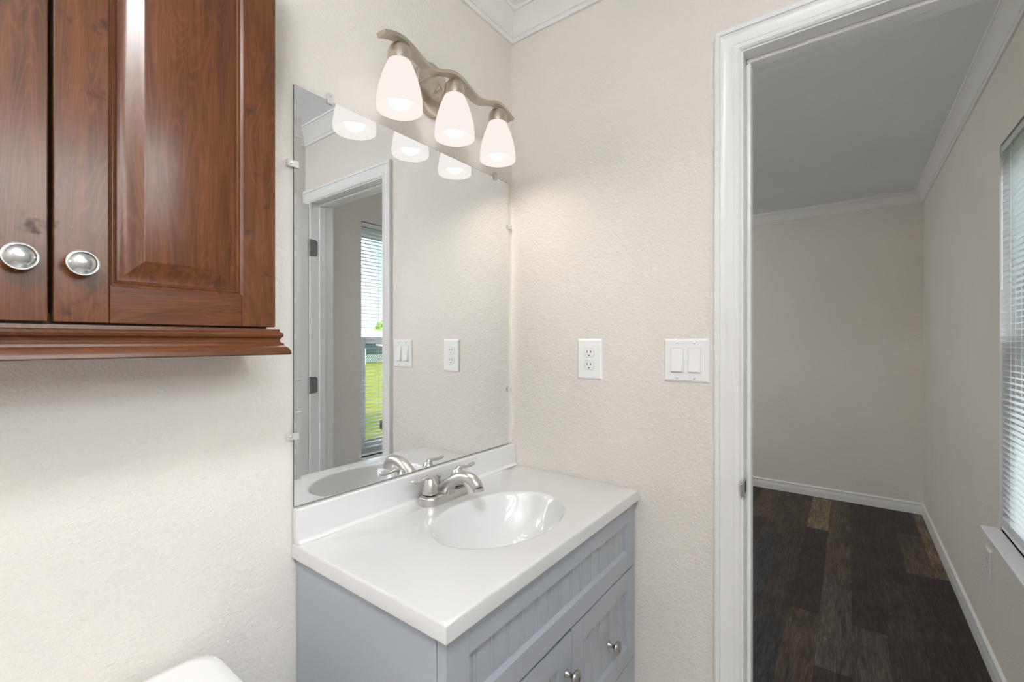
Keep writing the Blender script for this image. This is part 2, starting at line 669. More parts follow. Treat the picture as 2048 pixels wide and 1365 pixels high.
nb = len(fm.f)
fm.box(XL-.12, XF+.12, WO, YN+.12, -0.12, -0.0012)
fl = fm.build('floor', M['plank'])
ca = fl.data.color_attributes.new('plank', 'FLOAT_COLOR', 'CORNER')
for p in fl.data.polygons:
    c = fcol[p.index] if p.index < nb else (0.01, 0.008, 0.007)
    for li in p.loop_indices:
        ca.data[li].color = (*c, 1)
struct(fl)
struct(MB().box(XL, 0.058, W, 0, 0, 0.003).build('floor_bathroom', M['vinyl_floor']))  # unseen; pale layer added over the planks to bounce light upward

struct(MB().box(XL-.12, XF+.12, WO, YN+.12, ZC, ZC+.12).build('ceiling', M['ceiling']))
struct(MB().box(XL-.12, DX, 0, 0.12, 0, ZC).build('wall_left', M['wall']))
# wall with the door
mb = MB()
jy0, jy1, jz = DY0+.02, DY1-.02, DZ+.02
mb.box(0, DX, jy0, 0, 0, ZC)
mb.box(0, DX, jy1, jy0, jz, ZC)
mb.box(0, DX, W, jy1, 0, ZC)
mb.box(0.001, DX, .12, YN, 0, ZC)
struct(mb.build('wall_right', M['wall']))
# outside wall with two window openings
mb = MB()
mb.box(XL-.12, W2[0], WO, W, 0, ZC)
mb.box(W2[0], W2[1], WO, W, 0, W2[2])
mb.box(W2[0], W2[1], WO, W, W2[3], ZC)
mb.box(W2[1], W1[0], WO, W, 0, ZC)
mb.box(W1[0], W1[1], WO, W, 0, W1[2])
mb.box(W1[0], W1[1], WO, W, W1[3], ZC)
mb.box(W1[1], XF+.12, WO, W, 0, ZC)
struct(mb.build('wall_back', M['wall']))
mb = MB()
mb.box(XF, XF+.143, W, W3[0], 0, ZC)
mb.box(XF, XF+.143, W3[0], W3[1], 0, W3[2])
mb.box(XF, XF+.143, W3[0], W3[1], W3[3], ZC)
mb.box(XF, XF+.143, W3[1], YN+.12, 0, ZC)
struct(mb.build('wall_far', M['wall']))
struct(MB().box(0.0, XF, YN, YN+.12, 0, ZC).build('wall_north', M['wall']))
struct(MB().box(XL-.12, XL, W, 0, 0, ZC).build('wall_side', M['wall']))
struct(MB().box(XL-.5, XF+.5, WO-.36, YN+.5, ZC+.13, ZC+.33).build('roof', M['roofing']))

# crown mouldings
crown = [(0.0, 2.349), (0.008, 2.349), (0.010, 2.354), (0.010, 2.362), (0.014, 2.364), (0.017, 2.372), (0.022, 2.386), (0.030, 2.400), (0.040, 2.411),
         (0.048, 2.416), (0.048, 2.420), (0.053, 2.421), (0.054, 2.431), (0, 2.431)]
mb = sweep(MB(), [(XL, W), (0, W), (0, 0), (XL, 0)], crown)
struct(mb.build('trim_1', M['trim'], smooth=True, angle=25))
mb = sweep(MB(), [(DX, W), (XF, W), (XF, YN), (DX, YN)], crown)
struct(mb.build('trim_2', M['trim'], smooth=True, angle=25))

# baseboards in the bedroom (profile: wide foot, cove, thin bead at the top)
bprof = [(0, 0), (0.013, 0), (0.013, 0.040), (0.0125, 0.045), (0.009, 0.058), (0.0085, 0.068), (0.0105, 0.070), (0.0105, 0.076), (0.007, 0.082), (0.003, 0.085), (0, 0.085)]
mb = sweep(MB(), [(DX, DY1-.085 if False else W), (XF, W), (XF, YN), (DX, YN), (DX, DY0+.065)], bprof, closed=False)
struct(mb.build('baseboard_far', M['trim'], smooth=True, angle=25))
mb = sweep(MB(), [(0, DY0+.068), (0, 0), (XL, 0), (XL, W), (0, W)], bprof, closed=False)
struct(mb.build('baseboard_left', M['trim'], smooth=True, angle=25))

# door casing, both faces of the wall
cprof = [(0, 0), (0, 0.006), (0.003, 0.009), (0.0045, 0.0105), (0.0140, 0.0105), (0.0146, 0.0085), (0.0158, 0.0085), (0.0165, 0.0095), (0.024, 0.0098),
         (0.034, 0.0115), (0.042, 0.0142), (0.0455, 0.0158), (0.0462, 0.0128), (0.0475, 0.0128), (0.0482, 0.0165), (0.058, 0.0170), (0.0605, 0.0155), (0.0605, 0)]
ci0, ci1, ciz = DY0+.005, DY1-.0008, DZ+.004


def casing(name, xf, sgn):
    mb = MB()
    rings = [[(xf+sgn*t, ci0+s, 0) for s, t in cprof], [(xf+sgn*t, ci0+s, ciz+s) for s, t in cprof],
             [(xf+sgn*t, ci1-s, ciz+s) for s, t in cprof], [(xf+sgn*t, ci1-s, 0) for s, t in cprof]]
    mb.loft(rings)
    return struct(mb.build(name, M['trim'], smooth=True, angle=20))


casing('trim_3', 0, -1)
casing('trim_4', DX, 1)

# door: jamb with stops, slab swung into the bathroom, hinges, strike
mb = MB()
mb.box(-0.001, DX+.001, DY0, DY0+.02, 0, DZ)
mb.box(-0.001, DX+.001, DY1-.02, DY1, 0, DZ)
mb.box(-0.001, DX+.001, DY1-.02, DY0+.02, DZ, DZ+.02)
door = struct(mb.build('door_1', M['trim'], bevel=.0008, seg=1))
mb = MB()
mb.box(0.040, 0.076, DY0-.011, DY0, 0, DZ-.011)
mb.box(0.040, 0.076, DY1, DY1+.011, 0, DZ-.011)
mb.box(0.040, 0.076, DY1, DY0, DZ-.011, DZ)
mb.build('door_stop', M['trim'], door, bevel=.004, seg=3)
mb = MB()
sx0, sx1 = -0.612, -0.012
sy0, sy1 = -1.385, -1.350
mb.box(sx0, sx1, sy0, sy1, 0.012, 2.030)
slab = mb.build('door_slab', M['trim'], door, bevel=.002)
mb = MB()
for z0, z1 in ((0.25, 0.95), (1.10, 1.88)):      # sunk panels, each a moulding ring with a raised field
    for a, b_, y in ((sx0+.11, sx1-.11, sy1),):
        ring = [(0, 0.0), (0.006, 0.005), (0.016, 0.002), (0.034, 0.006)]
        rings = [[(a+s, y+h, z0+s), (b_-s, y+h, z0+s), (b_-s, y+h, z1-s), (a+s, y+h, z1-s)] for s, h in ring]
        mb.loft(rings, False, True)
mb.build('door_panel', M['trim'], slab, smooth=True, angle=20)
mb = MB()
mb.lathe([(0.026, 0), (0.026, 0.006), (0.011, 0.010), (0.010, 0.028), (0.022, 0.036), (0.027, 0.046), (0.024, 0.058), (0.010, 0.064)], (0, 0, 0))
kn = MB()
kn.add([(x-.545, sy1+z, 0.93+y) for x, y, z in mb.v], mb.f)
kn.build('door_knob', M['nickel'], slab, smooth=True)
for zc in (0.25, 1.068, 1.80):
    mb = MB()
    # leaf let into the jamb: outer corners rounded
    pts = []
    x0, x1, z0, z1, rr = 0.001, 0.033, zc-.044, zc+.044, 0.014
    pts += [(x0, z0)]
    for k in range(7):
        a = -PI/2+PI/2*k/6
        pts.append((x1-rr+rr*math.cos(a), z0+rr+rr*math.sin(a)))
    for k in range(7):
        a = PI/2*k/6
        pts.append((x1-rr+rr*math.cos(a), z1-rr+rr*math.sin(a)))
    pts += [(x0, z1)]
    mb.loft([[(x, DY1-.001, z) for x, z in pts], [(x, DY1+.002, z) for x, z in pts]])
    mb.lathe([(0.0055, -0.045), (0.0055, 0.045)], (-0.006, DY1+.0015, zc), n=12)
    h = mb.build('hinge', M['dark_nickel'], door, smooth=True)
    mb = MB()
    for dz in (-.03, 0, .03):
        mb.lathe([(0.0035, 0), (0.0035, .0026)], (0, 0, 0), n=10)
    sc = MB()
    for i, dz in enumerate((-.03, 0, .03)):
        sc.lathe([(0.0035, DY1), (0.0035, DY1+.0028)], (0, 0, 0), n=10)
    sc.v = [(x+.019, z, y+zc+(-.03, 0, .03)[min(2, i//20)]) for i, (x, y, z) in enumerate(sc.v)]
    sc.build('hinge_screw', M['dark_nickel'], h)
# strike plate with lip
mb = MB()
zc = 0.926
mb.box(0.000, 0.036, DY0-.0022, DY0+.001, zc-.029, zc+.029)
lip = [(-.0195, -.020), (-.0225, -.012), (-.0232, 0), (-.0225, .012), (-.0195, .020)]
rings = []
for x, dy in ((0.002, -.0022), (-.006, -.0022), (-.013, -.0010), (-.019, .0025)):
    hh = 0.024 if x > -.005 else (0.022 if x > -.01 else 0.019 if x > -.015 else 0.014)
    rings.append([(x, DY0+dy-.0012, zc-hh), (x, DY0+dy-.0012, zc+hh), (x, DY0+dy+.0006, zc+hh), (x, DY0+dy+.0006, zc-hh)])
mb.loft(rings)
sp = mb.build('strike_plate', M['nickel'], door, bevel=.0008)
MB().box(0.012, 0.025, DY0-.003, DY0-.0015, zc-.014, zc+.014).build('strike_hole', M['dark'], sp)
mb = MB()
for dz in (-.0215, .0215):
    mb.lathe([(0.0038, 0), (0.0038, .0012), (0.002, .0018)], (0.018, DY0-.0020, zc+dz), '-Y', n=12)
mb.build('strike_screw', M['nickel'], sp, smooth=True)

# ------------------------------------------------------------------ windows


def window(name, o4, rail=1.308, tf=None):
    x0, x1, z0, z1 = o4
    yf, yb = -1.495, -1.548

    def mk(mb, nm, mat, parent=None, **kw):
        if tf:
            mb.v = [tf(*p) for p in mb.v]
        return mb.build(nm, mat, parent, **kw)
    # painted return of the opening
    mb = MB()
    mb.box(x0, x0+.002, yf, W+.0005, z0, z1)
    mb.box(x1-.002, x1, yf, W+.0005, z0, z1)
    mb.box(x0, x1, yf, W+.0005, z1-.002, z1)
    root = struct(mk(mb, name, M['trim']))
    # vinyl frame
    w = 0.034
    mb = MB()
    mb.box(x0, x0+w, yb, yf, z0, z1)
    mb.box(x1-w, x1, yb, yf, z0, z1)
    mb.box(x0+w, x1-w, yb, yf, z1-w, z1)
    mb.box(x0+w, x1-w, yb, yf, z0, z0+.03)
    mk(mb, 'window_frame', M['vinyl'], root, bevel=.002)

    def sash_(nm, zb, zt, y0, y1, sw, bot, top):
        mb = MB()
        mb.box(x0+w-.004, x0+w+sw, y0, y1, zb, zt)
        mb.box(x1-w-sw, x1-w+.004, y0, y1, zb, zt)
        mb.box(x0+w+sw, x1-w-sw, y0, y1, zb, zb+bot)
        mb.box(x0+w+sw, x1-w-sw, y0, y1, zt-top, zt)
        s = mk(mb, nm, M['vinyl'], root, bevel=.003)
        ym = (y0+y1)/2
        mk(MB().box(x0+w+sw-.003, x1-w-sw+.003, ym-.002, ym+.002, zb+bot-.003, zt-top+.003), 'window_pane', M['glass'], s)
        # dark glazing gasket line
        g = MB()
        a, b2, c, d = x0+w+sw, x1-w-sw, zb+bot, zt-top
        for bx in ((a, a+.003, c, d), (b2-.003, b2, c, d), (a, b2, c, c+.003), (a, b2, d-.003, d)):
            g.box(bx[0], bx[1], ym+.002, ym+.005, bx[2], bx[3])
        mk(g, 'gasket', M['dark'], s)
    sash_('upper_sash', rail-.022, z1-w+.004, -1.545, -1.528, .030, .040, .036)
    sash_('lower_sash', z0+.026, rail+.022, -1.526, -1.502, .064, .044, .044)
    return root


win1 = window('window_1', W1)
mb = MB()
mb.box(W1[0]-.015, W1[1]+.013, -1.357, W, W1[2]-.020, W1[2])
mb.box(W1[0], W1[1], -1.496, W, W1[2]-.020, W1[2])
sill = mb.build('window_sill', M['trim'], win1, bevel=.002)
win2 = window('window_2', W2, rail=1.70)
mb = MB()
mb.box(W2[0]-.015, W2[1]+.013, -1.375, W, W2[2]-.020, W2[2])
mb.box(W2[0], W2[1], -1.496, W, W2[2]-.020, W2[2])
mb.build('window_sill', M['trim'], win2, bevel=.002)

win3 = window('added_window_3', W3, rail=1.34, tf=lambda x, y, z: (XF-(y-W), x, z))
MB().box(XF-.035, XF+.09, W3[0]-.012, W3[1]+.012, W3[2]-.020, W3[2]).build('window_sill', M['trim'], win3, bevel=.002)

# ================================================================== BLIND
bl = thing('window_blind', (0.756, -1.42, 2.028), 'white mini blind with open slats in the bedroom window', 'window blind')
bx0, bx1 = W1[0]+.006, W1[1]-.008
mb = MB()
yb0, yb1 = -1.435, -1.409
mb.box(bx0, bx1, yb1-.0012, yb1, 1.9985, 2.0235)
mb.box(bx0, bx1, yb0, yb0+.0012, 1.9985, 2.0235)
mb.box(bx0, bx1, yb0, yb1, 1.9985, 2.0000)
mb.box(bx0, bx0+.0015, yb0, yb1, 1.9985, 2.0235)
mb.box(bx1-.0015, bx1, yb0, yb1, 1.9985, 2.0235)
hr = mb.build('headrail', M['rail_shade'], bl, bevel=.0005)
mb = MB()
cx_ = [bx0+.122, (bx0+bx1)/2, bx1-.122]
for c in (bx0+.035, bx0+.055, bx1-.06, bx1-.1):
    mb = MB()
    mb.lathe([(.004, 1.9978), (.004, 1.9984)], (c, -1.421, 0), n=10)
    mb.build('cord_hole', M['dark'], hr)
# slats
mb = MB()
z = 1.985
pitch = 0.0214
zs = []
while z > 0.668:
    zs.append(z)
    z -= pitch
zb = zs[-1]
for k in range(7):       # slack slats stacked on the bottom rail
    zs.append(0.652-.0045*k)
sl = MB()
for z in zs:
    ring = []
    for k in range(7):
        u = k/6
        ring.append((yb0+.0005+u*.025, z+.0016*math.sin(PI*u)))
    sl.loft([[(bx0+.002, y, zz) for y, zz in ring], [(bx1-.002, y, zz) for y, zz in ring]], False, False, closed=False)
sl.build('slats', M['slat'], bl, smooth=True)
mb = MB()
mb.box(bx0+.001, bx1-.001, yb0+.001, yb0+.026, 0.604, 0.618)
mb.build('bottom_rail', M['vinyl'], bl, bevel=.003)
for c in cx_:
    mb = MB()
    for y in (yb0+.0003, yb0+.0262):
        mb.tube([(c, y, 2.0), (c, y, 0.615)], 0.0006, n=6)
    mb.tube([(c+.008, yb0+.013, 2.0), (c+.008, yb0+.013, 0.615)], 0.0006, n=6)
    mb.build('ladder_cord', M['cord'], bl)
mb = MB()
mb.tube([(1.138, -1.4185, 2.0), (1.138, -1.412, 1.988), (1.138, -1.408, 1.985), (1.138, -1.405, 1.975)], 0.0018, n=8)
mb.tube([(1.138, -1.405, 1.978), (1.138, -1.405, 1.495)], 0.0042, n=8)
mb.build('tilt_wand', M['acrylic'], bl, smooth=True)

# ================================================================== VANITY
vx0, vx1 = -0.776, -0.008
vy = -0.4335          # carcass front
vf = -0.4545          # face of the fronts
van = thing('vanity_cabinet', (-0.39, -0.22, 0), 'grey-blue beadboard vanity cabinet under the white sink top', 'vanity cabinet')
mb = MB()
mb.box(vx0, vx0+.016, vy, -0.003, 0.0, 0.838)
mb.box(vx1-.016, vx1, vy, -0.003, 0.0, 0.838)
mb.box(vx0+.016, vx1-.016, vy+.02, -0.003, 0.09, 0.106)
mb.box(vx0+.016, vx1-.016, -0.012, -0.003, 0.106, 0.838)
mb.box(vx0+.016, vx1-.016, vy+.05, vy+.062, 0, 0.09)
mb.box(vx0+.016, vx1-.016, vy, vy+.018, 0.640, 0.838)
mb.box(-.389, -.371, vy, vy+.018, 0.09, 0.64)
mb.box(vx0+.016, vx1-.016, vy, vy+.018, 0.09, 0.135)
mb.box(-.371, vx1-.016, vy, vy+.018, 0.372, 0.402)
mb.build('carcass', M['vanity'], van, bevel=.001)


def bead_front(name, x0, x1, z0, z1, fr=0.053, gphase=0.017, dent=0.0085):
    mb = MB()
    g = 0.0006
    # stiles run full height, rails fit between
    mb.box(x0, x0+fr, vf, vy-.001, z0, z1)
    mb.box(x1-fr, x1, vf, vy-.001, z0, z1)

    def rail(za, zb, lo):
        ch = 0.006
        # rail with a sloping inner edge
        if lo:     # bottom rail, slope on its top
            prof = [(vf, za), (vf, zb-ch), (vf+dent, zb), (vy-.001, zb), (vy-.001, za)]
        else:
            prof = [(vf, zb), (vf, za), (vf+dent, za), (vy-.001, za), (vy-.001, zb)]
        mb.loft([[(x0+fr+g, y, z) for y, z in prof], [(x1-fr-g, y, z) for y, z in prof]])
    rail(z0, z0+fr, True)
    rail(z1-fr, z1, False)
    # beadboard: pairs of grooves
    xs = []
    a, b2 = x0+fr, x1-fr
    p = a+gphase
    cuts = []
    while p < b2-.004:
        cuts += [p, p+.0095]
        p += 0.0472
    top = []
    yp = vf+dent
    top.append((a-.004, yp))
    for c in cuts:
        if c < b2-.003:
            top += [(c-.0012, yp), (c-.0004, yp+.0028), (c+.0004, yp+.0028), (c+.0012, yp)]
    top.append((b2+.004, yp))
    back = [(b2+.004, vy-.002), (a-.004, vy-.002)]
    ring = top+back
    mb.loft([[(x, y, z0+fr-.006) for x, y in ring], [(x, y, z1-fr+.006) for x, y in ring]])
    return mb.build(name, M['vanity'], van, bevel=.0010, seg=2)


def mushroom(parent, x, z, y0):
    mb = MB()
    prof = [(0.0078, 0), (0.0078, .002), (0.0050, .006), (0.0042, .011), (0.0046, .015), (0.0075, .0185), (0.0125, .0205), (0.0150, .0235), (0.0146, .0275), (0.0115, .0312), (0.0065, .0335), (0.0005, .0342)]
    mb.lathe(prof, (x, y0, z), '-Y', n=28, sx=1.12, sy=1.12)
    return mb.build('knob', M['vanity_knob'], parent, smooth=True)


bead_front('drawer_front', vx0+.002, vx1, 0.655, 0.838)
dr = bead_front('door', vx0+.002, -0.3815, 0.095, 0.6465)
mushroom(dr, -0.404, 0.566, vf)
d1 = bead_front('drawer', -0.3785, vx1, 0.389, 0.650, gphase=.0105)
mushroom(d1, -0.186, 0.512, vf)
d2 = bead_front('drawer', -0.3785, vx1, 0.095, 0.386, gphase=.0105)
mushroom(d2, -0.186, 0.24, vf)

# ------------------------------------------------------------------ sink top with moulded basin
cx0, cx1, cyf, cz, cth = -0.786, -0.003, -0.466, 0.870, 0.031
top = thing('sink_top', (-0.39, -0.23, 0.84), 'glossy white sink top with oval basin and backsplash on the grey vanity', 'sink top')
bcx, bcy, ba, bb, bd = -0.398, -0.268, 0.197, 0.138, 0.130
nseg = 128
angs = [2*PI*k/nseg for k in range(nseg)]
# put four of the rays exactly through the corners
yb_ = -0.003
for cxx, cyy in ((cx0, cyf), (cx1, cyf), (cx1, yb_), (cx0, yb_)):
    a = math.atan2((cyy-bcy), (cxx-bcx)) % (2*PI)
    k = min(range(nseg), key=lambda i: abs(angs[i]-a))
    angs[k] = a


def edge_pt(a, inset=0.0):
    dx, dy = math.cos(a), math.sin(a)
    t = 1e9
    if dx > 1e-9: t = min(t, (cx1-inset-bcx)/dx)
    if dx < -1e-9: t = min(t, (cx0+inset-bcx)/dx)
    if dy > 1e-9: t = min(t, (yb_-bcy)/dy)
    if dy < -1e-9: t = min(t, (cyf+inset-bcy)/dy)
    return bcx+dx*t, bcy+dy*t


def ell(a, s):
    # direction a (true angle) on the ellipse scaled by s
    dx, dy = math.cos(a), math.sin(a)
    t = 1/math.sqrt((dx/ba)**2+(dy/bb)**2)
    return bcx+dx*t*s, bcy+dy*t*s


rings = []
rings.append([(*edge_pt(a), cz-cth) for a in angs])
rings.append([(*edge_pt(a), cz-.005) for a in angs])
for q in (0.35, 0.7, 1.0):
    ang = q*PI/2
    rings.append([(*edge_pt(a, .005*(1-math.cos(ang))), cz-.005+.005*math.sin(ang)) for a in angs])
for s in (1.30, 1.12, 1.05):
    ring = []
    for a in angs:
        ex, ey = edge_pt(a, .006)
        lx, ly = ell(a, s)
        if math.hypot(lx-bcx, ly-bcy) > math.hypot(ex-bcx, ey-bcy):
            lx, ly = ex+(bcx-ex)*(0.001*(1.6-s)), ey+(bcy-ey)*(0.001*(1.6-s))
        ring.append((lx, ly, cz))
    rings.append(ring)
for s, dz in ((1.02, .0), (1.0, .0008), (0.985, .003), (0.965, .0085), (0.94, .018), (0.90, .034), (0.84, .054), (0.76, .076), (0.66, .096), (0.54, .111), (0.40, .121), (0.25, .127), (0.12, .130)):
    rings.append([(*ell(a, s), cz-dz) for a in angs])
mb = MB()
mb.loft(rings, False, True)
mb.build('countertop', M['counter'], top, smooth=True, angle=50)
mb = MB()
mb.box(cx0+.001, cx1, -0.0205, -0.0035, cz-.002, 0.944)
mb.build('backsplash', M['counter'], top, bevel=.004, seg=3, smooth=True)
# small cove between backsplash and deck
mb = MB()
cov = [(-.0205, cz+.007), (-.0225, cz+.0025), (-.0275, cz+.0003), (-.0205, cz-.001)]
mb.loft([[(cx0+.004, y, z) for y, z in cov], [(cx1, y, z) for y, z in cov]])
mb.build('cove', M['counter'], top, smooth=True, angle=60)
mb = MB()
mb.lathe([(0.0225, .0), (0.0225, .003), (0.0185, .004), (0.0175, .0015), (0.004, .002), (0.004, .005), (0.0005, .006)], (bcx, bcy, cz-bd-.0005), n=28)
mb.build('drain', M['nickel'], top, smooth=True)

# ------------------------------------------------------------------ faucet
fx, fy = -0.397, -0.066
fa = thing('faucet', (fx, fy, cz), 'brushed nickel two-handle faucet behind the basin', 'faucet')


def stadium(hl, r, z, n=12, yb=0.0):
    pts = []
    for k in range(n+1):
        a = -PI/2+PI*k/n
        pts.append((fx+hl+r*math.cos(a), fy+r*math.sin(a), z))
    for k in range(n+1):
        a = PI/2+PI*k/n
        pts.append((fx-hl+r*math.cos(a), fy+r*math.sin(a), z))
    return pts


mb = MB()
mb.loft([stadium(.0515, .0285, cz), stadium(.0515, .0285, cz+.004), stadium(.0515, .0275, cz+.017), stadium(.0515, .0262, cz+.0205), stadium(.0515, .0235, cz+.022), stadium(.0515, .018, cz+.0222)])
mb.build('base', M['nickel'], fa, smooth=True, angle=50)
for sgn in (-1, 1):
    hx = fx+sgn*.0515
    mb = MB()
    mb.lathe([(0.0225, .0215), (0.0225, .0235), (0.0205, .0245)], (hx, fy, cz), n=28)
    mb.lathe([(0.0215, .0250), (0.0212, .030), (0.0195, .044), (0.0165, .056), (0.0125, .066), (0.0080, .0715), (0.0010, .0735)], (hx, fy, cz), n=28)
    # lever sweeping outwards from the top of the cone
    path = [(hx+sgn*d, fy+e, cz+h) for d, e, h in ((-.006, .000, .063), (.004, -.001, .0705), (.014, -.002, .0735), (.026, -.003, .0715), (.038, -.004, .0685), (.050, -.0045, .0685), (.060, -.005, .0715), (.068, -.005, .0745))]
    rad = [.0080, .0088, .0078, .0064, .0058, .0062, .0068, .0040]
    flat = [(1, .9), (1, .85), (1.05, .75), (1.1, .7), (1.2, .7), (1.3, .75), (1.25, .8), (1, .8)]
    mb.tube(path, rad, 16, flat)
    mb.build('handle', M['nickel'], fa, smooth=True, subd=1, angle=60)
mb = MB()
path = [(fx, fy+.008, cz+.016), (fx, fy-.006, cz+.030), (fx, fy-.022, cz+.046), (fx, fy-.044, cz+.062), (fx, fy-.068, cz+.0725), (fx, fy-.090, cz+.0745), (fx, fy-.108, cz+.069), (fx, fy-.120, cz+.058), (fx, fy-.124, cz+.050)]
rad = [.0230, .0215, .0195, .0178, .0168, .0164, .0158, .0150, .0145]
flat = [(1.05, .9), (1.0, .85), (1, .85), (1, .85), (1, .88), (1.02, .9), (1.02, .95), (1.02, 1), (1.02, 1)]
mb.tube(path, rad, 24, flat)
mb.build('spout', M['nickel'], fa, smooth=True, subd=1, angle=60)
mb = MB()
for t in (0,):
    d = Vector((0, -.24, -.97)).normalized()
    p0 = Vector((fx, fy-.1235, cz+.052))
    mb.tube([p0, p0+d*.009], [.0142, .0136], 24)
mb.build('aerator', M['nickel'], fa, smooth=True)
# solid web under the spout root
mb = MB()
mb.loft([[(fx-.016, fy-.020, cz+.004), (fx+.016, fy-.020, cz+.004), (fx+.016, fy+.012, cz+.004), (fx-.016, fy+.012, cz+.004)],
         [(fx-.013, fy-.030, cz+.020), (fx+.013, fy-.030, cz+.020), (fx+.014, fy+.010, cz+.022), (fx-.014, fy+.010, cz+.022)],
         [(fx-.010, fy-.034, cz+.044), (fx+.010, fy-.034, cz+.044), (fx+.012, fy-.012, cz+.040), (fx-.012, fy-.012, cz+.040)]])
mb.build('spout_web', M['nickel'], fa, bevel=.004, seg=3, smooth=True)
mb = MB()
rx, ry = fx+.002, fy+.021
mb.lathe([(0.0022, .018), (0.0022, .050), (0.0032, .053), (0.0055, .0565), (0.0082, .0585), (0.0085, .0605), (0.0060, .0615), (0.0005, .0617)], (rx, ry, cz), n=20)
mb.build('lift_rod', M['nickel'], fa, smooth=True)

# ================================================================== MIRROR
mx0, mx1, mz0, mz1 = -0.782, -0.027, 0.9462, 1.850
mir = thing('wall_mirror', (-0.40, -0.003, mz0), 'frameless wall mirror above the backsplash', 'mirror')
mb = MB()
bw = 0.015
yf = -0.0062
mb.add([(mx0+bw, yf, mz0+.0004), (mx1, yf, mz0+.0004), (mx1, yf, mz1), (mx0+bw, yf, mz1), (mx0, yf+.0011, mz0+.0004), (mx0, yf+.0011, mz1)],
       [(0, 1, 2, 3), (4, 0, 3, 5)])
g = mb.build('mirror_glass', M['mirror'], mir)
mb = MB()
mb.loft([[(mx0, yf+.0012, mz0+.0002), (mx1+.0006, yf+.0002, mz0+.0002), (mx1+.0006, yf+.0002, mz1+.0006), (mx0, yf+.0012, mz1+.0006)],
         [(mx0, -.0008, mz0+.0002), (mx1+.0006, -.0008, mz0+.0002), (mx1+.0006, -.0008, mz1+.0006), (mx0, -.0008, mz1+.0006)]])
mb.build('mirror_backing', M['mirror_edge'], mir)

clips = [(-0.7005, mz1, 0, 'clear plastic mirror clip on the top edge, by the left end'),
         (-0.1010, mz1, 0, 'clear plastic mirror clip on the top edge, by the corner of the room'),
         (mx0, 1.6792, 90, 'clear plastic mirror clip high on the left edge'),
         (mx0, 1.0980, 90, 'clear plastic mirror clip low on the left edge, near the backsplash'),
         (mx1, 1.6996, -90, 'clear plastic mirror clip high on the right edge'),
         (mx1, 1.1337, -90, 'clear plastic mirror clip low on the right edge, level with the outlet')]
c0 = None
for x, z, rot, lab in clips:
    if c0 is None:
        t = thing('mirror_clip', (0, 0, 0), lab, 'mirror clip', 'clips holding the mirror')
        mb = MB()
        mb.box(-.007, .007, -.0065, -.0005, .0012, .016)      # foot on the wall above the edge
        mb.box(-.007, .007, -.0105, -.0066, -.0085, .016)     # tongue over the glass
        a = mb.build('clip_body', M['acrylic'], t, bevel=.001)
        mb = MB()
        mb.lathe([(0.0032, 0), (0.0032, .0012), (0.0015, .002)], (0, -.0105, .009), '-Y', n=12)
        b_ = mb.build('screw', M['nickel'], t, smooth=True)
        c0 = (t, a, b_)
    else:
        t = c0[0].copy(); COL.objects.link(t)
        for ch in c0[1:]:
            d = ch.copy(); COL.objects.link(d); d.parent = t
        t['label'] = lab
    t.location = (x, 0, z)
    t.rotation_euler = (0, math.radians(-rot), 0)

# ================================================================== VANITY LIGHT
lx, ly = -0.3875, -0.097
vl = thing('vanity_light', (lx, 0, 2.0), 'brushed nickel three-lamp wall light with wavy bar above the mirror', 'wall light')
mb = MB()
rings = []
n = 72
for i in range(n+1):
    x = lx-.239+.490*i/n
    zb = 2.004+.013*math.cos(2*PI*(x-lx)/.187)
    dz = -.013*math.sin(2*PI*(x-lx)/.187)*2*PI/.187
    nx, nz_ = -dz/math.hypot(1, dz), 1/math.hypot(1, dz)
    th = .0095
    rings.append([(x, ly-.014, zb), (x, ly+.014, zb), (x+nx*th, ly+.014, zb+nz_*th), (x+nx*th, ly-.014, zb+nz_*th)])
mb.loft(rings)
mb.build('wavy_bar', M['warm_nickel'], vl, bevel=.001, smooth=True, angle=40)
mb = MB()
mb.lathe([(1.0, 0.0005), (1.0, .014), (.96, .019), (.90, .0205), (0.4, .0225), (0.02, .023)], (lx-.003, 0, 2.012), '-Y', n=48, sx=.062, sy=.074)
bpz = 2.012
bp = mb.build('backplate', M['warm_nickel'], vl, smooth=True, angle=50)
mb = MB()
mb.lathe([(0.0035, .021), (0.0035, .027), (0.0062, .029), (0.0075, .033), (0.0062, .038), (0.001, .040)], (lx+.010, 0, 2.014), '-Y', n=18)
mb.build('finial', M['warm_nickel'], bp, smooth=True)
for s in (-1, 1):
    x = lx+s*.058
    mb = MB()
    zz = 2.004+.013*math.cos(2*PI*(x-lx)/.187)+.0045
    mb.tube([(x, -.012, zz), (x, ly+.012, zz)], .0048, n=12)
    mb.build('arm', M['warm_nickel'], vl, smooth=True)
shade_prof = [(0.0541, 1.8530), (0.0546, 1.858), (0.0545, 1.866), (0.0533, 1.881), (0.0505, 1.898), (0.0458, 1.917), (0.0392, 1.938), (0.0325, 1.955), (0.0268, 1.967), (0.0235, 1.973)]
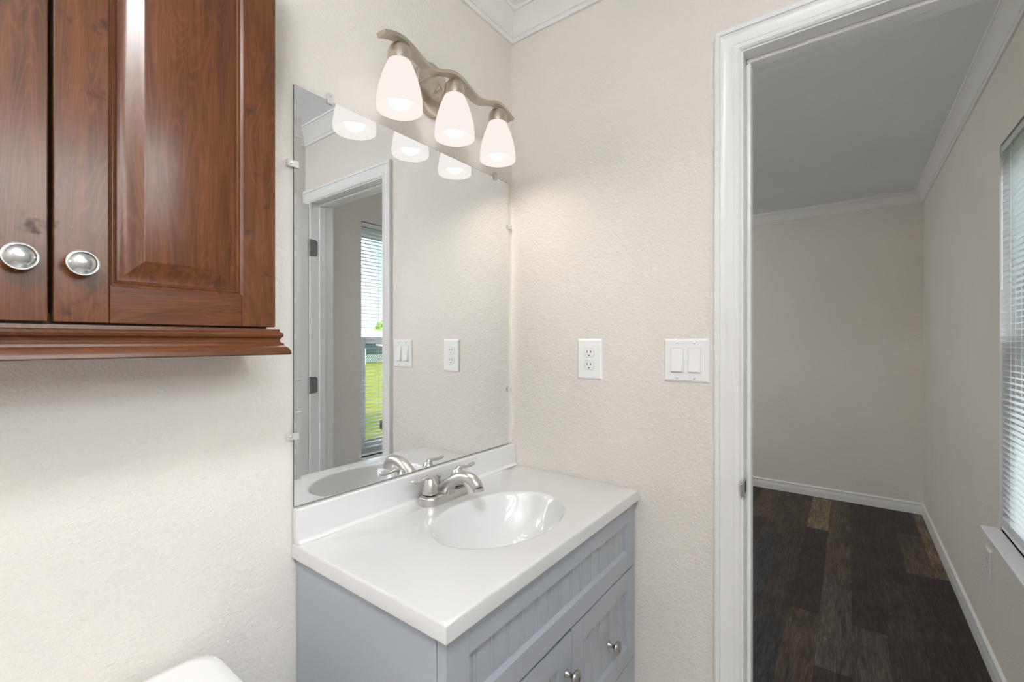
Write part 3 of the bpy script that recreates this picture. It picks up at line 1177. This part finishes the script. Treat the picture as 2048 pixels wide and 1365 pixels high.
for s in (-1, 0, 1):
    x = lx+s*.187
    mb = MB()
    mb.lathe([(0.0055, 2.019), (0.0055, 2.0095), (0.0125, 2.0085), (0.0190, 2.0045), (0.0240, 1.998), (0.0270, 1.989), (0.0284, 1.978), (0.0286, 1.966), (0.0272, 1.966), (0.0268, 1.980), (0.016, 1.986), (0.016, 1.952), (0.013, 1.952)], (x, ly, 0), n=36)
    cup = mb.build('lamp_cup', M['warm_nickel'], vl, smooth=True, angle=45)
    mb = MB()
    inner = [(r-.0028, z) for r, z in reversed(shade_prof)]
    inner[-1] = (shade_prof[0][0]-.0028, 1.8534)
    mb.lathe(shade_prof+inner, (x, ly, 0), n=48, cap0=False, cap1=False)
    nfc = len(mb.v)
    # close the rim
    k = 48
    mb.f += [(j, (j+1) % k, nfc-k+(j+1) % k, nfc-k+j) for j in range(k)]
    mb.build('lamp_shade', M['shade'], vl, smooth=True, angle=60)
    mb = MB()
    mb.lathe([(r, z+.017) for r, z in ((0.0005, 1.8370), (0.010, 1.8387), (0.0195, 1.8445), (0.0265, 1.854), (0.0298, 1.866), (0.0292, 1.880), (0.0255, 1.895), (0.020, 1.910), (0.0155, 1.925), (0.0135, 1.937))], (x, ly, 0), n=28)
    mb.build('bulb', M['bulb'], cup, smooth=True)

# ------------------------------------------------------------------ unseen fill lamps added on both ceilings
def opal(name, col, power):
    m, nt, b = newmat(name)
    b.inputs['Base Color'].default_value = (0.85, 0.85, 0.85, 1)
    b.inputs['Emission Color'].default_value = (*col, 1)
    b.inputs['Emission Strength'].default_value = power
    return m


def ceiling_fill_lamp(x, y, label, om):
    t = thing('ceiling_fill_lamp', (x, y, ZC), label, 'ceiling lamp')
    MB().lathe([(0.165, ZC), (0.168, ZC-.006), (0.168, ZC-.022), (0.158, ZC-.026)], (x, y, 0), n=48).build('lamp_base', M['warm_nickel'], t, smooth=True, angle=40)
    MB().lathe([(0.155, ZC-.026), (0.152, ZC-.045), (0.138, ZC-.072), (0.110, ZC-.094), (0.070, ZC-.109), (0.030, ZC-.116), (0.001, ZC-.117)], (x, y, 0), n=48).build('lamp_dome', om, t, smooth=True)


ceiling_fill_lamp(-1.58, -1.16, 'unseen domed fill lamp added on the bathroom ceiling, above the toilet side', opal('bathroom_fill_glow', (0.965, 0.985, 1.0), FILL_BATH))
ceiling_fill_lamp(1.75, 0.95, 'unseen domed fill lamp added on the ceiling in the middle of the bedroom', opal('bedroom_fill_glow', (1.0, 0.985, 0.965), FILL_BED))

# ================================================================== WALL CABINET
kf, kb = -0.170, -0.150          # door face / back of door
ktop = 2.06
kx0, kx1 = -1.440, -0.899
wc = thing('wall_cabinet', (-1.169, -0.08, 1.28), 'dark stained wooden wall cabinet with two doors over the toilet', 'wall cabinet')
mb = MB()
mb.box(kx0, kx0+.016, kb+.002, -.002, 1.320, ktop)
mb.box(kx1-.020, kx1-.004, kb+.002, -.002, 1.320, ktop)
mb.box(kx0+.016, kx1-.020, kb+.002, -.002, 1.320, 1.336)
mb.box(kx0+.016, kx1-.020, kb+.002, -.002, ktop-.016, ktop)
mb.box(kx0+.016, kx1-.020, -.010, -.002, 1.336, ktop-.016)
body = mb.build('cabinet_body', M['wood_v'], wc, bevel=.001)
mb = MB()
mb.box(kx0+.017, kx1-.021, kb+.004, kb+.007, 1.337, ktop-.017)  # near-black sheet stands for the shade behind the door gaps
mb.build('gap_shade_sheet', M['cab_dark'], body)
# stepped base moulding: swept round the front and the right return
bm_prof = [(0.000, 1.3215), (0.0145, 1.3215), (0.0150, 1.3165), (0.0180, 1.3150), (0.0195, 1.3115), (0.0185, 1.3080), (0.0155, 1.3050), (0.0148, 1.3015), (0.0165, 1.2985), (0.0195, 1.2970),
           (0.0200, 1.2935), (0.0215, 1.2925), (0.0255, 1.2890), (0.0278, 1.2845), (0.0285, 1.2790), (0.0270, 1.2775), (0.000, 1.2775)]
path = [(kx1-.006, -.002), (kx1-.006, kb-.002), (kx0, kb-.002), (kx0, -.002)]
rings = []
ox = kx1-.006
for s, z in [(0, 0)]:
    pass
P = []
for i in range(4):
    ring = []
    for s, z in bm_prof:
        if i == 0: ring.append((ox+s, -.002, z))
        elif i == 1: ring.append((ox+s, kb-.002-s, z))
        elif i == 2: ring.append((kx0-s, kb-.002-s, z))
        else: ring.append((kx0-s, -.002, z))
    P.append(ring)
mb = MB()
mb.loft(P)
mb.build('base_moulding', M['wood_h'], wc, smooth=True, angle=25)
MB().box(kx0, ox, kb-.0015, -.003, 1.2785, 1.3200).build('base_board', M['wood_h'], wc)


def raised_door(x0, x1, knob_x, knob_z):
    z0, z1 = 1.3245, ktop-.004
    fr = 0.0525
    mb = MB()
    mb.box(x0, x0+fr, kf, kb, z0, z1)
    mb.box(x1-fr, x1, kf, kb, z0, z1)
    d = mb.build('door', M['wood_vs'], wc, bevel=.0014, seg=2)
    mb = MB()
    for za, zb in ((z0, z0+.0495), (z1-.0495, z1)):
        mb = MB()
        mb.box(x0+fr+.0003, x1-fr-.0003, kf+.0001, kb, za, zb)
        mb.build('door_rail', M['wood_h'], d, bevel=.0010, seg=2)
    # bead, quirk and raised field as nested rectangles
    a, b2, c, e = x0+fr, x1-fr, z0+.0495, z1-.0495
    prof = [(-.001, .004), (0, .0003), (.0022, .0012), (.0034, .0032), (.0042, .0032), (.0052, .0022), (.0068, .0034), (.0080, .0062), (.0095, .0088), (.0118, .0088),
            (.0150, .0082), (.0205, .0066), (.0270, .0042), (.0330, .0018), (.0368, .0004), (.0384, .0000)]
    rings = [[(a+s, kf+h, c+s), (b2-s, kf+h, c+s), (b2-s, kf+h, e-s), (a+s, kf+h, e-s)] for s, h in prof]
    mb = MB()
    mb.loft(rings, False, True)
    mb.build('raised_panel', M['wood_v'], d, smooth=True, angle=18)
    mb = MB()
    mb.lathe([(0.0070, 0), (0.0062, .004), (0.0055, .010), (0.0080, .0125), (0.0140, .0140), (0.0166, .0155), (0.0172, .0172), (0.0169, .0188), (0.0161, .0193), (0.0155, .0187), (0.0148, .0190),
              (0.0130, .0216), (0.0100, .0241), (0.0060, .0260), (0.0004, .0267)], (knob_x, kf, knob_z), '-Y', n=40, sx=.94, sy=.94)
    mb.build('knob', M['knob_nickel'], d, smooth=True, angle=35)
    return d


raised_door(-1.167, kx1, -1.1430, 1.3985)
raised_door(kx0, -1.1712, -1.1962, 1.3990)

# ================================================================== TOILET
tl_ = thing('toilet', (-1.15, -0.35, 0), 'white toilet tank below the wooden wall cabinet, left of the vanity', 'toilet')


def rrect(x0, x1, y0, y1, z, r, n=8):
    pts = []
    for cx, cy, a0 in ((x1-r, y0+r, -PI/2), (x1-r, y1-r, 0), (x0+r, y1-r, PI/2), (x0+r, y0+r, PI)):
        for k in range(n+1):
            a = a0+PI/2*k/n
            pts.append((cx+r*math.cos(a), cy+r*math.sin(a), z))
    return pts


mb = MB()
mb.loft([rrect(-1.335, -.965, -.185, -.028, .36, .035), rrect(-1.345, -.955, -.200, -.024, .50, .038), rrect(-1.355, -.955, -.208, -.022, .702, .04)])
mb.build('tank', M['porcelain'], tl_, smooth=True, angle=50)
mb = MB()
L = (-1.376, -.938, -.224, -.014)
mb.loft([rrect(L[0]+.008, L[1]-.008, L[2]+.008, L[3]-.002, 0.702, .042), rrect(L[0], L[1], L[2], L[3], 0.708, .048), rrect(L[0], L[1], L[2], L[3], 0.727, .048), rrect(L[0]+.003, L[1]-.003, L[2]+.003, L[3]-.003, 0.735, .046),
         rrect(L[0]+.010, L[1]-.010, L[2]+.010, L[3]-.010, 0.741, .040), rrect(L[0]+.030, L[1]-.030, L[2]+.030, L[3]-.030, 0.745, .026)])
mb.build('tank_lid', M['porcelain'], tl_, smooth=True, angle=60)
mb = MB()
mb.tube([(-1.30, -.203, .63), (-1.30, -.222, .63), (-1.295, -.226, .63), (-1.24, -.230, .622)], [.008, .008, .007, .006], 12)
mb.build('flush_lever', M['nickel'], tl_, smooth=True)


def oval(cx, cy, a, b_, z, n=40):
    return [(cx+a*math.cos(2*PI*k/n), cy+b_*math.sin(2*PI*k/n), z) for k in range(n)]


mb = MB()
mb.loft([oval(-1.15, -.36, .11, .20, 0.0), oval(-1.15, -.36, .105, .19, .03), oval(-1.15, -.38, .095, .17, .14), oval(-1.15, -.40, .12, .19, .24), oval(-1.15, -.41, .165, .225, .33), oval(-1.15, -.41, .18, .24, .385),
         oval(-1.15, -.41, .175, .235, .392), oval(-1.15, -.41, .13, .185, .39), oval(-1.15, -.41, .11, .15, .30), oval(-1.15, -.39, .05, .07, .22)])
mb.box(-1.25, -1.05, -.20, -.04, .20, .36)
mb.build('bowl', M['porcelain'], tl_, smooth=True, angle=50)
mb = MB()
mb.loft([oval(-1.15, -.415, .182, .238, .394), oval(-1.15, -.415, .186, .242, .400), oval(-1.15, -.415, .184, .240, .412), oval(-1.15, -.415, .16, .215, .418)])
mb.build('seat_lid', M['porcelain'], tl_, smooth=True, angle=50)

# ================================================================== OUTLETS AND SWITCHES


def plate_mesh(w, h, t=0.0055):
    """bevelled plate in local u (right), v (up), n (out)"""
    prof = [(0, 0), (0.0, .0018), (.0015, .0036), (.0055, t)]
    rings = [[(-w/2+s, -h/2+s, d), (w/2-s, -h/2+s, d), (w/2-s, h/2-s, d), (-w/2+s, h/2-s, d)] for s, d in prof]
    mb = MB()
    mb.loft(rings)
    return mb


def place(mb, f):
    mb.v = [f(*p) for p in mb.v]
    return mb


def outlet(org, f, label, w, h, lab_cat='outlet'):
    t = thing('outlet', org, label, lab_cat)
    pl = place(plate_mesh(w, h), f).build('cover_plate', M['plastic'], t, smooth=True, angle=25)
    for s in (1, -1):
        mb = MB()
        cv = s*.0195
        pts = []
        for k in range(40):
            a = 2*PI*k/40
            pts.append((0.0172*math.cos(a), max(-.0135, min(.0135, .0172*math.sin(a)))))
        g = MB()
        g.loft([[(u*1.045, cv+v*1.05, .0052) for u, v in pts], [(u*1.045, cv+v*1.05, .00565) for u, v in pts]])
        place(g, f).build('receptacle_gap', M['gap_grey'], t)
        mb.loft([[(u, cv+v, .0050) for u, v in pts], [(u, cv+v, .0064) for u, v in pts], [(u*.96, cv+v*.96, .0068) for u, v in pts]])
        rc = place(mb, f).build('receptacle', M['plastic'], t, smooth=True, angle=30)
        sl_ = MB()
        for u, hh in ((-.0063, .0042), (.0063, .0035)):
            sl_.box(u-.0011, u+.0011, cv+.0035-hh, cv+.0035+hh, .0062, .0071)
        pts2 = [(.0024*math.cos(2*PI*k/16), max(-.0016, .0024*math.sin(2*PI*k/16))) for k in range(16)]
        sl_.loft([[(u, cv-.0078+v, .0062) for u, v in pts2], [(u, cv-.0078+v, .0071) for u, v in pts2]])
        place(sl_, f).build('slots', M['dark'], rc)
    mb = MB()
    mb.lathe([(.0030, .0050), (.0030, .0062), (.0018, .0068)], (0, 0, 0), n=14)
    place(mb, f).build('screw', M['plastic'], t, smooth=True)
    return t


# on the door wall: u runs towards -y, n towards -x
oy, oz = -0.3061, 1.2455
outlet((0, oy, oz), lambda u, v, n: (-n, oy-u, oz+v), 'white duplex outlet over the sink top, left of the light switches', 0.0835, 0.127)
sy_, sz_ = -0.5980, 1.2485
t = thing('light_switch', (0, sy_, sz_), 'white double rocker light switch between outlet and door casing', 'light switch')
f = lambda u, v, n: (-n, sy_-u, sz_+v)
place(plate_mesh(.1195, .1185), f).build('cover_plate', M['plastic'], t, smooth=True, angle=25)
for s in (-1, 1):
    cu = s*.0229
    g = MB()
    g.box(cu-.0170, cu+.0170, -.0338, .0338, .0050, .0057)
    place(g, f).build('rocker_gap', M['gap_grey'], t)
    mb = MB()
    mb.box(cu-.0164, cu+.0164, -.0332, .0332, .0052, .0068)
    fr = place(mb, f).build('rocker_frame', M['plastic'], t, bevel=.0006)
    mb = MB()
    a, b2 = .0138, .0300
    mb.loft([[(cu-a, -b2, .0060), (cu+a, -b2, .0060), (cu+a, b2, .0060), (cu-a, b2, .0060)],
             [(cu-a, -b2, .0140), (cu+a, -b2, .0140), (cu+a, b2, .0070), (cu-a, b2, .0070)]])
    place(mb, f).build('rocker', M['plastic'], fr, bevel=.0008)
    for v in (-.0484, .0484):
        mb = MB()
        mb.lathe([(.0032, .0050), (.0032, .0060), (.0020, .0068)], (cu, v, 0), n=14)
        place(mb, f).build('screw', M['nickel'], t, smooth=True)
ox_, oz_ = 1.325, 0.405
outlet((ox_, W, oz_), lambda u, v, n: (ox_+u, W+n, oz_+v), 'white outlet low on the bedroom wall beneath the window sill', 0.079, 0.122)

# ================================================================== OUTDOORS
GZ = -0.60
m, nt, b = newmat('lawn')
tc = nt.nodes.new('ShaderNodeTexCoord')
n1 = N(nt, 'ShaderNodeTexNoise', Scale=1.4, Detail=8.0, Roughness=0.7)
nt.links.new(tc.outputs['Object'], n1.inputs['Vector'])
r = N(nt, 'ShaderNodeValToRGB')
r.color_ramp.elements[0].position = 0.35
r.color_ramp.elements[0].color = (0.15, 0.19, 0.02, 1)
r.color_ramp.elements[1].position = 0.68
r.color_ramp.elements[1].color = (0.30, 0.28, 0.03, 1)
nt.links.new(n1.outputs[0], r.inputs[0])
nt.links.new(r.outputs[0], b.inputs['Base Color'])
b.inputs['Roughness'].default_value = 0.95
b.inputs['Specular IOR Level'].default_value = 0.1
M['lawn'] = m
m2, nt, b = newmat('dry_field')
n1 = N(nt, 'ShaderNodeTexNoise', Scale=0.3, Detail=6.0)
tc = nt.nodes.new('ShaderNodeTexCoord')
nt.links.new(tc.outputs['Object'], n1.inputs['Vector'])
r = N(nt, 'ShaderNodeValToRGB')
r.color_ramp.elements[0].color = (0.30, 0.23, 0.13, 1)
r.color_ramp.elements[1].color = (0.42, 0.34, 0.21, 1)
nt.links.new(n1.outputs[0], r.inputs[0])
nt.links.new(r.outputs[0], b.inputs['Base Color'])
b.inputs['Roughness'].default_value = 0.95
M['field'] = m2
struct(MB().box(-60, 90, -44, 40, GZ-.1, GZ).build('ground', M['lawn']))
struct(MB().box(-200, 500, -500, -44, GZ-.1, GZ-.005).build('ground_field', M['field']))
mb = MB()
mb.box(XL-.12, XF+.12, WO-.004, WO+.1, GZ, -0.12)
mb.box(XL-.12, XF+.12, YN+.02, YN+.12, GZ, -0.12)
mb.box(XL-.12, XL-.02, WO+.1, YN+.02, GZ, -0.12)
mb.box(XF+.02, XF+.12, WO+.1, YN+.02, GZ, -0.12)
struct(mb.build('foundation', M['exterior']))

# where the mirror shows the yard: a ray per column of the view through the window
fenmat = plain('dark_green_fence_screen', (0.02, 0.045, 0.04), 0.7)
wpost = plain('white_post', (0.8, 0.8, 0.78), 0.6)
FY = -33.5
fen = thing('garden_fence', (26, FY, GZ), 'dark green screened fence across the far end of the lawn', 'fence')
mb = MB()
x = 8.0
pts_h = 1.25
while x < 44:
    # lattice of crossing slats
    mb.add([(x, FY, GZ+.05), (x+.10, FY, GZ+.05), (x+.70, FY, GZ+pts_h*.62), (x+.60, FY, GZ+pts_h*.62),
            (x, FY-.02, GZ+.05), (x+.10, FY-.02, GZ+.05), (x+.70, FY-.02, GZ+pts_h*.62), (x+.60, FY-.02, GZ+pts_h*.62)],
           [(0, 1, 2, 3), (7, 6, 5, 4), (0, 4, 5, 1), (1, 5, 6, 2), (2, 6, 7, 3), (3, 7, 4, 0)])
    x += .22
mb.build('lattice', plain('pale_lattice', (0.30, 0.36, 0.33), 0.7), fen)
mb = MB()
mb.box(8, 44, FY-.10, FY-.06, GZ, GZ+pts_h)
mb.build('screen', fenmat, fen)
mb = MB()
mb.box(8, 44, FY-.05, FY+.03, GZ+pts_h*.62, GZ+pts_h)
mb.build('fence_board', fenmat, fen)
tag(MB().box(21.05, 21.20, -31.2, -31.05, GZ, GZ+1.35).build('fence_post', wpost, bevel=.01), 'white post on the lawn before the green fence', 'post')
# low dark hipped roof of a pavilion behind the fence
pv = thing('garden_pavilion', (28.5, -42, GZ), 'dark garden pavilion with a pyramid roof beyond the fence', 'pavilion')
mb = MB()
cxp, cyp = 28.5, -41.0
mb.loft([[(cxp-2.6, cyp-2, GZ+1.05), (cxp+2.6, cyp-2, GZ+1.05), (cxp+2.6, cyp+2, GZ+1.05), (cxp-2.6, cyp+2, GZ+1.05)],
         [(cxp-.7, cyp-.5, GZ+1.50), (cxp+.7, cyp-.5, GZ+1.50), (cxp+.7, cyp+.5, GZ+1.50), (cxp-.7, cyp+.5, GZ+1.50)],
         [(cxp-.5, cyp-.4, GZ+1.75), (cxp+.5, cyp-.4, GZ+1.75), (cxp+.5, cyp+.4, GZ+1.75), (cxp-.5, cyp+.4, GZ+1.75)]])
mb.build('pavilion_roof', fenmat, pv)
for sx_ in (-2.2, 2.2):
    for sy2 in (-1.6, 1.6):
        MB().box(cxp+sx_-.06, cxp+sx_+.06, cyp+sy2-.06, cyp+sy2+.06, GZ, GZ+1.06).build('post', fenmat, pv)
# white-roofed house
hs = thing('house', (62, -80, GZ), 'low house with a white gable roof beyond the dry field', 'house')
mb = MB()
mb.box(46, 92, -92, -80, GZ, GZ+2.2)
mb.build('wall', plain('pale_stucco', (0.72, 0.66, 0.55), 0.8), hs)
mb = MB()
mb.loft([[(45, -79, GZ+2.2), (93, -79, GZ+2.2), (93, -93, GZ+2.2), (45, -93, GZ+2.2)], [(52, -85.8, GZ+4.4), (93, -85.8, GZ+4.4), (93, -86.2, GZ+4.4), (52, -86.2, GZ+4.4)]])
mb.build('roof', plain('white_roof', (0.85, 0.83, 0.80), 0.7), hs)
# trees
m, nt, b = newmat('tree_leaves')
n1 = N(nt, 'ShaderNodeTexNoise', Scale=1.3, Detail=6.0)
tc = nt.nodes.new('ShaderNodeTexCoord')
nt.links.new(tc.outputs['Object'], n1.inputs['Vector'])
r = N(nt, 'ShaderNodeValToRGB')
r.color_ramp.elements[0].position = 0.35
r.color_ramp.elements[0].color = (0.10, 0.22, 0.04, 1)
r.color_ramp.elements[1].position = 0.65
r.color_ramp.elements[1].color = (0.36, 0.48, 0.14, 1)
nt.links.new(n1.outputs[0], r.inputs[0])
nt.links.new(r.outputs[0], b.inputs['Base Color'])
b.inputs['Roughness'].default_value = 0.9
M['leaf'] = m
M['bark'] = plain('tree_bark', (0.12, 0.09, 0.06), 0.9)


def tree(x, y, h, w, label):
    t = thing('tree', (x, y, GZ), label, 'tree', 'trees beyond the lawn')
    MB().tube([(x, y, GZ), (x+.1, y, GZ+h*.3), (x, y+.1, GZ+h*.6)], [h*.03, h*.025, h*.015], 8).build('trunk', M['bark'], t, smooth=True)
    mb = MB()
    for k in range(26):
        a = random.uniform(0, 2*PI)
        q = random.random()
        rr = w*.5*math.sqrt(random.random())*(1-.55*q)
        cz_ = GZ+h*(.28+.66*q)
        rad = w*random.uniform(.13, .24)
        c = Vector((x+rr*math.cos(a), y+rr*math.sin(a), cz_))
        s = MB().sphere((0, 0, 0), rad, 12, 8)
        vs = []
        for p in s.v:
            j = 1+.28*math.sin(p[0]*9/rad+k)*math.sin(p[1]*8/rad+2*k)*math.cos(p[2]*7/rad)
            vs.append((c.x+p[0]*j, c.y+p[1]*j, c.z+p[2]*j))
        mb.add(vs, s.f)
    mb.build('foliage', M['leaf'], t)


tree(63, -88.5+(-10), 6.2, 4.6, 'green tree left of the white-roofed house')
tree(80, -108, 7.6, 5.5, 'taller green tree behind the white-roofed house')
tree(66, -112, 4.6, 3.4, 'small rounded tree between the two bigger trees')
